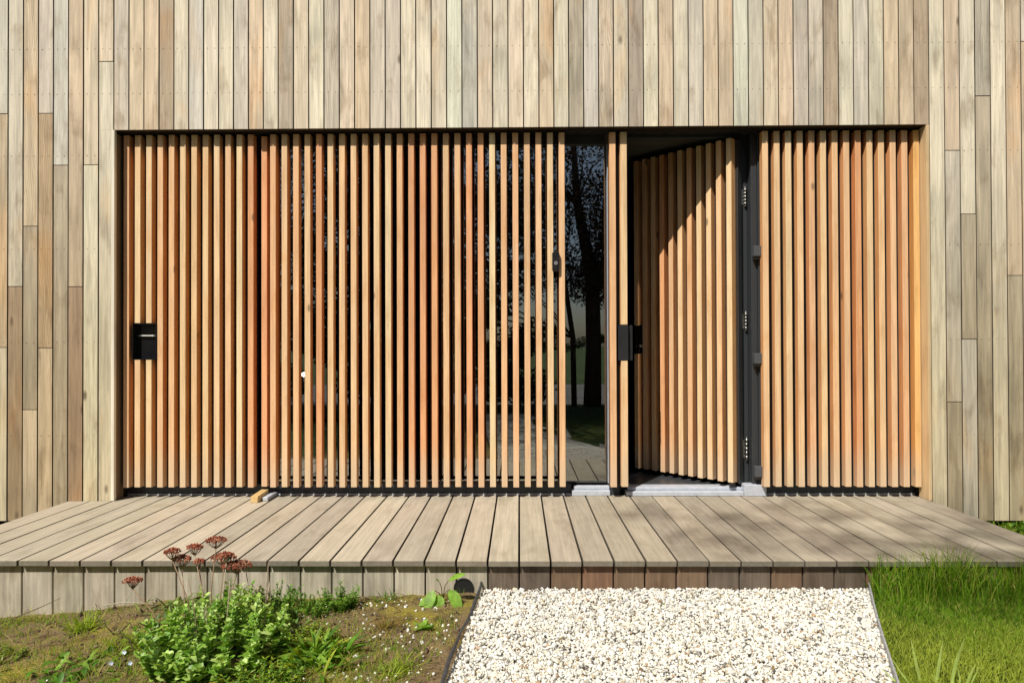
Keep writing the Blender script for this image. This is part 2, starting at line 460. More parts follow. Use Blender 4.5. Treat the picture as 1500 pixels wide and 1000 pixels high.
# plinth under the screens
for xa, xb in ((XL, .345), (.60, .665), (1.612, XR)):
    b = MB(); b.box(xa, xb, .166, .22, -.02, .075); b.build('plinth_rail', M['plinth'], house, .002)
for xa, xb in ((XL + .01, .335), (1.618, XR - .01)):
    b = MB(); b.box(xa, xb, .1600, .1658, .001, .011); b.build('drip_strip', M['sill'], house)
b = MB(); b.box(.347, .598, .135, .215, .001, .035); b.box(.36, .598, .165, .222, .036, .058); b.box(.31, .598, .14, .20, .003, .012)
b.build('window_sill', M['sill'], house, .003)
b = MB(); b.box(.702, 1.47, .125, .20, .001, .030); b.box(.72, 1.52, .170, .30, .031, .050); b.box(1.472, 1.615, .118, .2, .001, .075)
b.build('door_threshold', M['sill'], house, .003)
b = MB(); b.set((.5, .5, .5))
b.add([(-1.640, -.010, .002), (-1.605, -.010, .002), (-1.605, .165, .002), (-1.640, .165, .002), (-1.640, -.010, .026), (-1.605, -.010, .026), (-1.605, .165, .026), (-1.640, .165, .026)],
      [(0, 3, 2, 1), (4, 5, 6, 7), (0, 1, 5, 4), (1, 2, 6, 5), (2, 3, 7, 6), (3, 0, 4, 7)])
b.build('guide_rail', M['sill'], house, .003)

SP = [(.85, .60, .34), (.85, .55, .30), (.83, .50, .265), (.79, .40, .195), (.85, .58, .325), (.84, .53, .29), (.86, .63, .37)]
SW, SD_, SY, Z0, Z1 = .0374, .052, .064, .073, 2.372
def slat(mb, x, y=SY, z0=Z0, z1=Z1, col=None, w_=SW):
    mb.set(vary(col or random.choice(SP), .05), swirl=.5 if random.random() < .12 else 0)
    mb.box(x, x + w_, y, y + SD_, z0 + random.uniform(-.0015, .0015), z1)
    for q in (-3, -1): mb.c[q] = tuple(v * k for v, k in zip(mb.c[q], (.92, .72, .54)))    # flanks tinted darker and redder to deepen their shade

# sliding panel at the left: twelve slats, two of them cut for the black pull
sl = empty('sliding_screen', (0, 0, 0), 0, house)
b = MB()
xs = [-2.5808 + .07425 * i for i in range(12)]
cols = [SP[2], SP[0], SP[0], SP[5], SP[2], SP[4], SP[1], SP[4], SP[0], SP[5], SP[6], SP[3]]
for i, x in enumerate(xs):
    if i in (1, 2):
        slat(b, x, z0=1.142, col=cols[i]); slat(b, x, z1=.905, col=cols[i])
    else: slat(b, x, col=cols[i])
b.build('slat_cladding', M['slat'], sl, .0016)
b = MB(); b.box(-2.585, -1.73, .114, .150, .078, 2.368); b.build('backing_panel', M['dark_board'], sl)
b = MB()
b.box(-2.519, -2.360, .106, .1135, .900, 1.146); b.box(-2.519, -2.514, .058, .1055, .9055, 1.1415); b.box(-2.365, -2.360, .058, .1055, .9055, 1.1415)
b.box(-2.5135, -2.3655, .062, .1055, 1.137, 1.1415); b.box(-2.5135, -2.3655, .062, .1055, .9055, .910)
b.build('recessed_pull', M['gloss'], sl, .001)
b = MB(); b.smooth = True
b.tube([(-2.508, .094, 1.060), (-2.47, .094, 1.060), (-2.41, .094, 1.060), (-2.371, .094, 1.060)], .0055, 16)
b.build('glint_bar', M['steel'], sl)  # bar added so the recess shows a horizontal sun highlight

# the fixed screen in front of the big window
sc_ = empty('fixed_screen', (0, 0, 0), 0, house)
b = MB()
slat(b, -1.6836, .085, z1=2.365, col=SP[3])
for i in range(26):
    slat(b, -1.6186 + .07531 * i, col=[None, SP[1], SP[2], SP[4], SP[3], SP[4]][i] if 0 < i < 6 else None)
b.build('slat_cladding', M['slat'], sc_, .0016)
b = MB()
for z in (.082, 2.345):
    b = MB(); b.box(-1.69, .30, .1165, .128, z, z + .02); b.build('cross_rail', M['black'], sc_)

# two slats left of the door, the second cut for the black plate
ps = empty('narrow_screen', (0, 0, 0), 0, house)
b = MB()
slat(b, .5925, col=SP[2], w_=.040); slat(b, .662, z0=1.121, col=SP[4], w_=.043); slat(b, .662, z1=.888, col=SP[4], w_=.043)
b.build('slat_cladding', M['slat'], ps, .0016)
b = MB(); b.box(.645, .708, .063, .121, .890, 1.119); b.box(.706, .742, .095, .121, .890, 1.119); b.build('latch_plate', M['black'], ps, .001)
b = MB(); b.box(.598, .700, .118, .16, .076, 2.37); b.build('door_post', M['black'], ps, .002)

# right hand screen of fourteen slats
rs = empty('side_screen', (0, 0, 0), 0, house)
b = MB()
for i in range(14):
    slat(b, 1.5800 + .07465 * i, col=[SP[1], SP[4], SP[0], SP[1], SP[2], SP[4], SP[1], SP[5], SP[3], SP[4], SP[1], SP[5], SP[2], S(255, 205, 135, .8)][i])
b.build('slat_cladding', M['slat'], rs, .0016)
b = MB(); b.box(1.625, XR - .02, .125, .150, .078, 2.368); b.build('backing_panel', M['anthracite'], rs)

# tall window: frame and panes
wn = empty('window', (0, 0, 0), 0, house)
b = MB()
b.box(-1.70, .582, .19, .23, 2.33, 2.399); b.box(-1.70, .582, .19, .23, .076, .082); b.box(-1.72, -1.66, .19, .23, .083, 2.329)
b.box(.582, .588, .195, .23, .083, 2.329)
b.build('window_frame', M['anthracite'], wn, .002)
b = MB(); b.add([(-1.66, .205, .082), (.583, .205, .082), (.583, .205, 2.33), (-1.66, .205, 2.33)], [(0, 1, 2, 3)])
b.build('window_pane', M['glass'], wn)
b = MB(); b.box(.5885, .5925, .150, .190, .080, 2.32); b.build('edge_strip', M['sill'], wn)

# entrance door: frame on the right with hinges and brackets, leaf turned inward
fr = MB()
fr.box(1.535, 1.575, .150, .255, .076, 2.399); fr.box(1.575, 1.70, .134, .20, .076, 2.399)
fr.box(1.478, 1.492, .205, .25, .055, 2.399); fr.box(1.4925, 1.5345, .218, .27, .055, 2.399)
fr.box(.70, 1.4775, .20, .25, 2.372, 2.399)
frame = fr.build('door_frame', M['anthracite'], house, .0025)
for (za, zb) in ((1.920, 2.035), (1.089, 1.203), (.225, .366)):
    b = MB(); b.smooth = True; n = 5; L = (zb - za) / n
    for k in range(n):
        b.tube([(1.517, .206, za + k * L + .0012), (1.517, .206, za + (k + 1) * L - .0012)], .0085 if k % 2 == 0 else .0072, 14)
    b.ball((1.517, .206, zb + .003), .007, n=10, m=6); b.ball((1.517, .206, za - .003), .007, n=10, m=6)
    b.smooth = False
    b.box(1.4935, 1.508, .2165, .2178, za + .01, zb - .01)
    b.tube([(1.500, .2155, za + .03), (1.500, .2175, za + .03)], .004, 8); b.tube([(1.500, .2155, zb - .03), (1.500, .2175, zb - .03)], .004, 8)
    b.build('hinge', M['steel'], frame)
for zc in (1.60, .90, .165):
    b = MB(); b.box(1.533, 1.605, .092, .1335, zc - .034, zc + .034); b.box(1.540, 1.600, .112, .1335, zc - .052, zc - .0345)
    b.build('bracket', M['bracket'], frame, .002)

dr = empty('entrance_door', (1.53, .2, 0), -R(45), house)     # closed leaf runs to -x; turned inward
b = MB()
NS = 11
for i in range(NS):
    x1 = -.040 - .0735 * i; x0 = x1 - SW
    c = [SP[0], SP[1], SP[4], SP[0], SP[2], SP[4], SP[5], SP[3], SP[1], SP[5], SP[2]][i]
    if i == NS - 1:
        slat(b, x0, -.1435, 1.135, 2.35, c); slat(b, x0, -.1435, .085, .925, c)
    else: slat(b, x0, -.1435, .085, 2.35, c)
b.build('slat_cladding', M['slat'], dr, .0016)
b = MB(); b.box(-.84, -.028, -.0925, -.034, .080, 2.35); b.build('door_panel', M['dark_board'], dr, .002)
b = MB(); b.box(-.0275, -.022, -.090, -.040, .075, 2.35); b.build('door_edge', M['anthracite'], dr)
b = MB(); b.box(-.762, -.728, -.1425, -.0928, .93, 1.14)
lp = b.build('lock_plate', M['gloss'], dr, .002)
b = MB(); b.smooth = True; b.tube([(-.748, -.1426, .985), (-.748, -.158, .985)], .011, 16); b.ball((-.748, -.162, .985), .012, n=12, m=8)
b.build('lock_knob', M['steel'], lp)
b = MB(); b.smooth = True; b.tube([(-.81, -.128, 1.075), (-.80, -.128, 1.0), (-.81, -.126, .955)], .006, 10); b.tube([(-.81, -.126, .955), (-.775, -.118, .950)], .005, 10)
b.build('door_handle', M['gloss'], lp)
b = MB(); b.tube([(-.060, -.120, .062), (-.060, -.120, .084)], .022, 16); b.build('floor_guide', M['black'], dr)

# ------------------------------------------------------------------ video doorbell on the screen
db = empty('video_doorbell', (.241, .052, 1.53))
tag(db, 'narrow black video doorbell fixed over the last slats beside the tall window', 'doorbell')
def rounded_slab(w_, h_, d, r, n=6):
    pts = []
    for cx, cz, a0 in ((w_ / 2 - r, h_ / 2 - r, 0), (-w_ / 2 + r, h_ / 2 - r, 90), (-w_ / 2 + r, -h_ / 2 + r, 180), (w_ / 2 - r, -h_ / 2 + r, 270)):
        for k in range(n + 1):
            a = R(a0 + 90 * k / n); pts.append((cx + r * math.cos(a), cz + r * math.sin(a)))
    m = len(pts)
    vs = [(x, -d, z) for x, z in pts] + [(x, 0, z) for x, z in pts]
    fs = [tuple(range(m))] + [tuple(range(2 * m - 1, m - 1, -1))] + [(k, m + k, m + (k + 1) % m, (k + 1) % m) for k in range(m)]
    return vs, fs
b = MB(); b.add(*rounded_slab(.046, .128, .024, .012)); o = b.build('doorbell_case', plain('doorbell_case', (.016, .014, .014), .35), db, .003, 2); o.location = (0, .009, 0)
b = MB(); b.smooth = True
b.add([(.0, -.001, 0)] + [(.0105 * math.cos(t), -.001, .0105 * math.sin(t)) for t in [2 * math.pi * k / 24 for k in range(24)]], [])
def ring(mb, r0, r1, y0, y1, n=28):
    vs = []
    for k in range(n):
        t = 2 * math.pi * k / n
        for r, y in ((r0, y0), (r0, y1), (r1, y1), (r1, y0)): vs.append((r * math.cos(t), y, r * math.sin(t)))
    mb.add(vs, [(4 * k + a, 4 * k + (a + 1) % 4, 4 * ((k + 1) % n) + (a + 1) % 4, 4 * ((k + 1) % n) + a) for k in range(n) for a in range(4)])
b = MB(); ring(b, .0072, .0100, -.0025, .001); o = b.build('button_ring', plain('ring_grey', (.62, .64, .68), .3), db); o.location = (0, -.0155, -.010)
b = MB(); b.smooth = True; b.ball((0, 0, 0), .0068, sy=.4, n=14, m=8); o = b.build('button', M['gloss'], db); o.location = (0, -.0155, -.010)
b = MB(); b.smooth = True; b.ball((0, 0, 0), .0060, sy=.5, n=14, m=8); o = b.build('lens', M['gloss'], db); o.location = (0, -.0155, .040)
b = MB(); b.tube([(0, -.0, 0), (0, -.002, 0)], .003, 10); o = b.build('sensor', plain('sensor', (.08, .05, .04), .3), db); o.location = (0, -.0150, -.038)

# glowing globe added far inside, standing in for a sun glint between the slats
lp_ = empty('glint_lamp', (-2.235, 2.6, .40))
tag(lp_, 'small glowing globe added inside the dark room as a stand-in for a sun glint between the slats of the fixed screen', 'glint stand-in')
b = MB(); b.smooth = True; b.tube([(0, 0, 0), (0, 0, .012)], .07, 20); b.tube([(0, 0, .012), (0, 0, .275)], .008, 10); b.build('glint_stand', M['black'], lp_)
t = NT('glint_glow'); t.b.inputs['Base Color'].default_value = (.9, .9, .85, 1); t.b.inputs['Emission Color'].default_value = (1, .95, .85, 1); t.b.inputs['Emission Strength'].default_value = 14
b = MB(); b.smooth = True; b.ball((0, 0, .300), .022, n=16, m=10); b.build('glint_globe', t.m, lp_)
sb_ = empty('sideboard', (-2.1, 2.65, .052))
tag(sb_, 'low dark sideboard under the added glint globe inside the room', 'sideboard')
b = MB(); b.box(-.7, .7, -.2, .2, .05, .345); b.build('cabinet', M['dark_board'], sb_, .004)
for dx in (-.64, .64):
    for dy in (-.15, .15):
        b = MB(); b.box(dx - .02, dx + .02, dy - .02, dy + .02, .0, .05); b.build('leg', M['black'], sb_)

# ------------------------------------------------------------------ the deck
deck = empty('deck', (0, 0, 0))
tag(deck, 'raised weathered timber deck of boards laid toward the slatted front', 'deck')
DP = [S(204, 192, 168, .80), S(199, 188, 166, .80), S(202, 189, 167, .80), S(193, 182, 161, .80), S(206, 195, 171, .80)]
b = MB()
P_ = .145
for k in range(-20, 18):
    g = .0045 if k < 5 else .0028
    x0, x1 = k * P_ + g, (k + 1) * P_ - g
    c = random.choice(DP)
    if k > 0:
        f_ = random.uniform(.82, .94); c = tuple(v * f_ for v in c)  # right-hand boards tinted darker, standing in for dappled shade
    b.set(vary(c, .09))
    ye = .1655 if x0 > XL - .01 and x1 < XR + .01 else -.003
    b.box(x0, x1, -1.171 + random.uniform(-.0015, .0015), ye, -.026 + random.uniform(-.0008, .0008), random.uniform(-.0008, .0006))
    b.c[-4] = tuple(v * .55 for v in b.c[-4])      # end grain tinted darker, painting shade onto the front face
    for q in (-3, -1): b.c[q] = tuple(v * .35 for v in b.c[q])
b.build('deck_boards', M['deck'], deck, .0022, 2)
b = MB()
for k in range(-20, 18):
    x0, x1 = k * P_ + .0035, (k + 1) * P_ - .0035
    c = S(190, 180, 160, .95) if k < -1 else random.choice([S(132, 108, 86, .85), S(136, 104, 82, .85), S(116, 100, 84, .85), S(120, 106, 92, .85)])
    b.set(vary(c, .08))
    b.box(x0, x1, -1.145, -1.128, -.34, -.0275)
b.build('fascia_boards', M['fascia'], deck, .002)
b = MB(); b.set((.02, .015, .01))
b.box(-2.89, 2.60, -1.127, -1.085, -.16, -.027)
for y in (-.75, -.38): b.box(-2.89, 2.60, y, y + .045, -.16, -.027)
b.box(-2.89, 2.60, -.05, -.022, -.16, -.027)
b.build('joists', M['dark_board'], deck)
b = MB(); b.set(S(150, 136, 112, .7)); b.box(-2.892, -2.872, -1.127, -.024, -.34, -.0275)
b.build('end_board', M['fascia'], deck); b = MB(); b.set(S(120, 104, 84, .7)); b.box(2.588, 2.606, -1.127, -.024, -.20, -.0275)
b.build('end_board', M['fascia'], deck)

blk = MB(); blk.set(S(226, 190, 130, .8))
blk.M = Matrix.Translation((-1.672, .02, .001)) @ Matrix.Rotation(R(-3), 4, 'Z')
blk.add([(-.023, -.075, 0), (.023, -.075, 0), (.023, .085, 0), (-.023, .085, 0), (-.023, -.070, .040), (.023, -.070, .040), (.023, .085, .052), (-.023, .085, .052)],
        [(0, 3, 2, 1), (4, 5, 6, 7), (0, 1, 5, 4), (1, 2, 6, 5), (2, 3, 7, 6), (3, 0, 4, 7)])
o = blk.build('wood_block', M['block'], None, .0015)
tag(o, 'small pale wooden offcut lying on the deck against the foot of the slat screens', 'wood block')

# black drain pipe stub under the deck edge
pp = MB(); pp.smooth = True
pp.tube([(-.257, -1.149, -.134), (-.257, -1.05, -.134)], .047, 28, caps=False); pp.tube([(-.257, -1.05, -.134), (-.257, -1.149, -.134)], .044, 28, caps=False)
ring_ = MB
pp.smooth = False
pp.M = Matrix.Translation((-.257, -1.1505, -.134)); ring(pp, .0425, .0468, 0, .002)
pp.M = None; pp.tube([(-.257, -1.1475, -.134), (-.257, -1.1462, -.134)], .0435, 24)  # black disc across the mouth stands in for the dark inside
o = pp.build('drain_pipe', M['black']); tag(o, 'black round pipe end poking out below the deck beside the leafy seedling', 'pipe')

# ------------------------------------------------------------------ ground
def sheet(name, x0, x1, y0, y1, z, mat, kind='structure', nx=1, ny=1, zf=None, amp=0):
    X, Y = np.meshgrid(np.linspace(x0, x1, nx + 1), np.linspace(y0, y1, ny + 1))
    Z = zf(X, Y) if zf else np.full_like(X, z)
    v = np.stack([X, Y, Z], -1).reshape(-1, 3)
    i = np.arange(nx * ny); r_ = i // nx; c_ = i % nx; a = r_ * (nx + 1) + c_
    f = np.stack([a, a + 1, a + nx + 2, a + nx + 1], -1)
    o = np_mesh(name, v, f, mat, smooth=nx > 1)
    tag(o, kind=kind)
    return o
def smooth_noise(X, Y, seed, s):
    r_ = np.random.default_rng(seed); out = np.zeros_like(X)
    for k in range(14):
        a = r_.uniform(0, 2 * np.pi); fq = s * r_.uniform(.5, 2.2); ph = r_.uniform(0, 6.28)
        out += np.sin((X * np.cos(a) + Y * np.sin(a)) * fq + ph) / 14 * 2
    return out
sheet('ground', -1500, 1500, -1500, 1500, -.30, M['field'])
sheet('road', -60, 60, -17.5, -9.5, -.29, M['asphalt'])
XG = [-6, -2.9, -2.4, -1.98, -1.6, -1.07, -.7, -.35, -.15]; ZG = [-.285, -.283, -.278, -.232, -.200, -.181, -.178, -.160, -.150]
def soil_z(X, Y):
    Z = np.interp(X, XG, ZG)
    Z = Z + smooth_noise(X, Y, 3, 9) * .010 + smooth_noise(X, Y, 4, 34) * .006 + smooth_noise(X, Y, 5, 95) * .003
    return Z - np.clip((-1.3 - Y), 0, 3) * .012
def edge_left_x(y): return -.172 + (y + 1.164) * .0905
def edge_right_x(y): return 1.600 + (y + 1.16) * .425
def soil_mesh():
    nx, ny = 340, 190
    U, V = np.meshgrid(np.linspace(0, 1, nx + 1) ** .8, np.linspace(0, 1, ny + 1))
    Y = -4.5 + V * 3.4; X1 = edge_left_x(Y) - .006; X = -6 + U * (X1 + 6)
    v = np.stack([X, Y, soil_z(X, Y)], -1).reshape(-1, 3)
    i = np.arange(nx * ny); a = (i // nx) * (nx + 1) + i % nx
    o = np_mesh('soil', v, np.stack([a, a + 1, a + nx + 2, a + nx + 1], -1), M['soil'], smooth=True); tag(o, kind='structure')
soil_mesh()
o = np_mesh('gravel_bed', [(edge_left_x(y) - .004 if k == 0 else edge_right_x(max(y, -3.4)) + .004, y, -.1515) for y in (-1.10, -2.0, -3.4, -6.5) for k in (0, 1)],
            [(2 * q, 2 * q + 2, 2 * q + 3, 2 * q + 1) for q in range(3)], M['path']); tag(o, kind='structure')
# trim the soil under the gravel: the bed sits a few millimetres above it
def lawn_z(X, Y):
    return -.150 + smooth_noise(X, Y, 9, 3) * .008
def lawn_mesh():
    nx, ny = 60, 60
    U, V = np.meshgrid(np.linspace(0, 1, nx + 1), np.linspace(0, 1, ny + 1))
    Y = -1.10 - V * 5.4; X0 = edge_right_x(Y); X0 = np.maximum(X0, .2); X = X0 + U * (9 - X0)
    Z = lawn_z(X, Y) + .0
    v = np.stack([X, Y, Z], -1).reshape(-1, 3)
    i = np.arange(nx * ny); a = (i // nx) * (nx + 1) + i % nx
    o = np_mesh('lawn', v, np.stack([a, a + nx + 1, a + nx + 2, a + 1], -1), M['lawn'], smooth=True); tag(o, kind='structure')
lawn_mesh()
sheet('lawn', 2.63, 9, -1.10, .0, -.156, M['lawn'])
sheet('lawn', -40, 40, -9.3, -6.6, -.24, M['lawn'])

# ---- white gravel
def ico(sub=2):
    bm = bmesh.new(); bmesh.ops.create_icosphere(bm, subdivisions=sub, radius=1)
    v = np.array([p.co[:] for p in bm.verts]); f = np.array([[q.index for q in p.verts] for p in bm.faces]); bm.free()
    return v, f
IV, IF = ico(2)
VAR = []
for k in range(14):
    d = 1 + smooth_noise(IV[:, 0] * 1.0, IV[:, 1] + IV[:, 2] * 1.7, 100 + k, 2.2) * .32
    vv = IV * d[:, None]
    # a few flat facets, as on crushed stone
    for q in range(5):
        n_ = np.random.default_rng(k * 9 + q).normal(size=3); n_ /= np.linalg.norm(n_)
        s_ = vv @ n_; lim = .72; vv = vv - np.outer(np.clip(s_ - lim, 0, None), n_)
    VAR.append(vv)
VAR = np.array(VAR)
def rot_mats(n):
    q = rng.normal(size=(n, 4)); q /= np.linalg.norm(q, axis=1)[:, None]
    w_, x, y, z = q.T
    return np.stack([1 - 2 * (y * y + z * z), 2 * (x * y - z * w_), 2 * (x * z + y * w_), 2 * (x * y + z * w_), 1 - 2 * (x * x + z * z), 2 * (y * z - x * w_),
                     2 * (x * z - y * w_), 2 * (y * z + x * w_), 1 - 2 * (x * x + y * y)], -1).reshape(n, 3, 3)
def stones(name, P, sizes, cols):
    n = len(P)
    base = VAR[rng.integers(0, len(VAR), n)]
    sc = sizes[:, None] * np.stack([rng.uniform(.8, 1.25, n), rng.uniform(.7, 1.05, n), rng.uniform(.5, .85, n)], -1)
    v = np.einsum('nij,nkj->nki', rot_mats(n), base * sc[:, None, :]) + P[:, None, :]
    f = IF[None] + (np.arange(n) * len(IV))[:, None, None]
    c = np.concatenate([np.repeat(cols, len(IV), 0), np.ones((n * len(IV), 1))], 1)
    return np_mesh(name, v.reshape(-1, 3), f.reshape(-1, 3), M['stone'], vattr={'tint': ('FLOAT_COLOR', c)})
def stone_cols(n):
    pal = np.array([S(252, 248, 234, .84), S(248, 240, 218, .84), S(253, 251, 243, .86), S(232, 216, 180, .66), S(214, 206, 190, .64), S(190, 184, 172, .6), S(226, 190, 150, .64), S(140, 136, 130, .6), S(150, 120, 90, .6)])
    pr = np.array([.34, .17, .36, .05, .04, .02, .02, .012, .008]); pr = pr / pr.sum()
    return pal[rng.choice(len(pal), n, p=pr)] * rng.uniform(.88, 1.04, (n, 1))
N = 46000
Y = rng.uniform(-2.62, -1.147, N); a = edge_left_x(Y) + .004; bb = edge_right_x(Y) - .004
X = a + (bb - a) * rng.uniform(0, 1, N)
layer = rng.uniform(0, 1, N)
Z = -.143 + layer * .010 + smooth_noise(X, Y, 21, 14) * .004
P = np.stack([X, Y, Z], -1)
sz = rng.gamma(7, .00076, N).clip(.0026, .0125)
g = stones('gravel', P, sz, stone_cols(N)); tag(g, 'bed of small cream and white crushed stones in front of the deck', 'gravel', kind='stuff')
# stones kicked into the soil
n = 260
X = -.22 - rng.gamma(1.6, .22, n); Y = rng.uniform(-2.05, -1.19, n); X = X + (Y + 1.16) * .09
keep = X > -2.6; X, Y = X[keep], Y[keep]
Z = soil_z(X, Y) + .002
g = stones('scattered_pebbles', np.stack([X, Y, Z], -1), rng.uniform(.003, .0085, len(X)), stone_cols(len(X)))
tag(g, 'white stones strayed onto the mossy soil', 'pebbles', kind='stuff')

# crumbs of soil
n = 2600
X = rng.uniform(-2.75, -.24, n); Y = rng.uniform(-2.1, -1.16, n); k_ = (smooth_noise(X, Y, 51, 7) + rng.normal(0, .3, n)) > .05; X, Y = X[k_], Y[k_]
cc = np.array([S(126, 104, 78, .7), S(104, 84, 60, .7), S(84, 66, 48, .7), S(140, 122, 96, .7)])[rng.integers(0, 4, len(X))] * rng.uniform(.8, 1.15, (len(X), 1))
g = stones('soil_crumbs', np.stack([X, Y, soil_z(X, Y) + .001], -1), rng.gamma(3, .0019, len(X)).clip(.002, .016), cc)
tag(g, 'crumbs and clods of bare earth on the soil', 'soil', kind='stuff')
# dead leaves and bits of twig on the gravel
b = MB()
for k in range(46):
    y = random.uniform(-2.0, -1.2); x = random.uniform(edge_left_x(y) + .03, edge_right_x(y) - .03); a = random.uniform(0, 6.28)
    if k % 3:
        b.set(random.choice([S(120, 92, 66, .5), S(90, 70, 54, .5), S(176, 150, 100, .6)]))
        b.leaf((x, y, -.118), (math.cos(a), math.sin(a), random.uniform(0, .25)), random.uniform(.010, .024), random.uniform(.005, .011), cup=.4, bend=.3, segs=3)
    else:
        b.set(S(96, 84, 64, .5)); L = random.uniform(.03, .10)
        b.tube([(x, y, -.116), (x + L * .5 * math.cos(a), y + L * .3 * math.sin(a), -.113), (x + L * math.cos(a), y + L * .6 * math.sin(a), -.115)], [.0013, .0012, .0008], 4)
o = b.build('plant_litter', M['stone']); tag(o, 'brown leaf scraps and twigs fallen on the white gravel', 'plant litter', kind='stuff')

# ---- edgings
e = MB(); e.smooth = True
pts = []
for k in range(40):
    y = -1.135 - k * .04
    pts.append((edge_left_x(y) - .006 + .002 * math.sin(k * .9) + .003 * math.sin(k * .37), y, -.118 + .012 * math.sin(k * .33 + 2) - (.012 if k > 25 else 0)))
e.tube(pts, [.0052 + .0030 * (.5 + .5 * math.sin(k * .45 - 1.2)) for k in range(40)], 12)
o = e.build('garden_edging', M['edge_black']); tag(o, 'black plastic garden edging between the soil and the white gravel', 'garden edging')
e = MB(); vs = []
ys = [-1.14 - .05 * k for k in range(34)]
for y in ys:
    x = edge_right_x(y) + .004 * math.sin(y * 5)
    vs += [(x - .003, y, -.19), (x + .003, y, -.19), (x + .003, y, -.108), (x - .003, y, -.108)]
e.add(vs, [(4 * k + q, 4 * k + (q + 1) % 4, 4 * k + 4 + (q + 1) % 4, 4 * k + 4 + q) for k in range(len(ys) - 1) for q in range(4)])
o = e.build('garden_edging', M['edge_metal']); tag(o, 'thin grey metal edging strip between the white gravel and the lawn', 'garden edging')

# ---- grass blades
def blades(name, P, h, wd, lean, cols, mat=None, parent=None):
    n = len(P); az = rng.uniform(0, 2 * np.pi, n); la = rng.uniform(0, 2 * np.pi, n)
    side = np.stack([np.cos(az), np.sin(az), np.zeros(n)], -1) * (wd / 2)[:, None]
    ld = np.stack([np.cos(la), np.sin(la), np.zeros(n)], -1) * (lean * h)[:, None]
    up = np.zeros((n, 3)); up[:, 2] = h * np.sqrt(np.clip(1 - (lean * .8) ** 2, .15, 1))
    v = np.stack([P - side, P + side, P + up * .4 + ld * .18 - side * .9, P + up * .4 + ld * .18 + side * .9,
                  P + up * .78 + ld * .55 - side * .6, P + up * .78 + ld * .55 + side * .6, P + up + ld], 1)
    F = np.array([[0, 1, 3], [0, 3, 2], [2, 3, 5], [2, 5, 4], [4, 5, 6]])
    f = F[None] + (np.arange(n) * 7)[:, None, None]
    c = np.concatenate([np.repeat(cols, 7, 0), np.ones((n * 7, 1))], 1)
    return np_mesh(name, v.reshape(-1, 3), f.reshape(-1, 3), mat or M['grass'], parent, vattr={'tint': ('FLOAT_COLOR', c)})
GR = np.array([S(112, 150, 32, .62), S(132, 160, 46, .62), S(92, 132, 26, .6), S(160, 170, 70, .62), S(76, 116, 24, .6), S(176, 164, 92, .6)])
def gcols(n, p=(.27, .22, .20, .12, .11, .08)):
    return GR[rng.choice(len(GR), n, p=np.array(p) / sum(p))] * rng.uniform(.8, 1.15, (n, 1))
n = 100000
Y = -1.15 - rng.uniform(0, 1, n) * 1.25; X = edge_right_x(Y) + .006 + rng.uniform(0, 1, n) ** .9 * (3.4 - edge_right_x(Y))
dens = smooth_noise(X, Y, 31, 5)
h = np.clip(.023 + .010 * dens + .085 * np.exp(-(-1.15 - Y) / .09) + rng.normal(0, .006, n), .010, .2)
gc = gcols(n); yel = np.clip(smooth_noise(X, Y, 33, 5) * 1.0 + .25 * np.clip((-1.35 - Y) / .3, -1, 1) + .10, 0, .85)[:, None]
gc = gc * (1 - yel) + np.array(S(168, 178, 70, .64)) * yel
o = blades('grass', np.stack([X, Y, lawn_z(X, Y)], -1), h, rng.uniform(.0014, .0028, n), rng.uniform(.2, 1.1, n), gc)
tag(o, 'short green lawn grass right of the gravel', 'grass', kind='stuff')
n = 3400
X = 1.60 + rng.uniform(0, 1, n) * 1.9; Y = -1.165 - rng.gamma(1.3, .035, n)
cl_ = np.clip(.55 + smooth_noise(X, X * 0, 35, 9) * .6, .15, 1.2)
h = rng.uniform(.10, .34, n) * cl_ + .04
o = blades('tall_grass', np.stack([X, Y, lawn_z(X, Y)], -1), h, rng.uniform(.0022, .0046, n), rng.uniform(.05, .7, n), gcols(n))
tag(o, 'uncut taller grass growing up along the deck edge', 'tall grass', kind='stuff')
n = 5000
X = rng.uniform(2.64, 4.2, n); Y = rng.uniform(-1.1, -.02, n)
o = blades('grass', np.stack([X, Y, np.full(n, -.156)], -1), rng.uniform(.02, .06, n), rng.uniform(.002, .006, n), rng.uniform(.2, .8, n), gcols(n))
tag(o, 'low green grass beside the end of the deck under the wall', 'grass', kind='stuff')
# sparse grass and moss over the soil
n = 34000
X = -.25 - rng.uniform(0, 1, n) ** 1.0 * 2.6; Y = rng.uniform(-2.15, -1.17, n)
m_ = smooth_noise(X, Y, 41, 5) + .5 * np.exp(-(-1.17 - Y) / .10) + np.clip((-X - 1.0) * .35, -.3, .6) + rng.normal(0, .25, n)
k_ = m_ > .20; X, Y = X[k_], Y[k_]; n = len(X)
o = blades('ground_cover', np.stack([X, Y, soil_z(X, Y) - .002], -1), rng.gamma(4, .0058, n).clip(.006, .07), rng.uniform(.0015, .0035, n), rng.uniform(.3, .95, n), gcols(n, (.15, .22, .1, .28, .06, .22)))
tag(o, 'patchy grass and moss on the bare soil left of the gravel', 'ground cover', kind='stuff')
# dead stems and litter on the soil
b = MB()
for k in range(260):
    x = random.uniform(-2.6, -.3); y = random.uniform(-2.1, -1.2); a = random.uniform(0, 3.14); L = random.uniform(.02, .13)
    z = float(soil_z(np.array(x), np.array(y))) + .006
    b.set(random.choice([S(190, 172, 120, .6), S(150, 128, 90, .6), S(110, 86, 62, .6)]))
    p = Vector((x, y, z)); d = Vector((math.cos(a), math.sin(a) * .6, random.uniform(-.05, .22))) * L
    b.tube([p, p + d * .5 + Vector((0, 0, random.uniform(0, .008))), p + d], [.0014, .0012, .0006], 4)
o = b.build('plant_litter', M['dry']); tag(o, 'dead straw and stems lying on the soil', 'plant litter', kind='stuff')

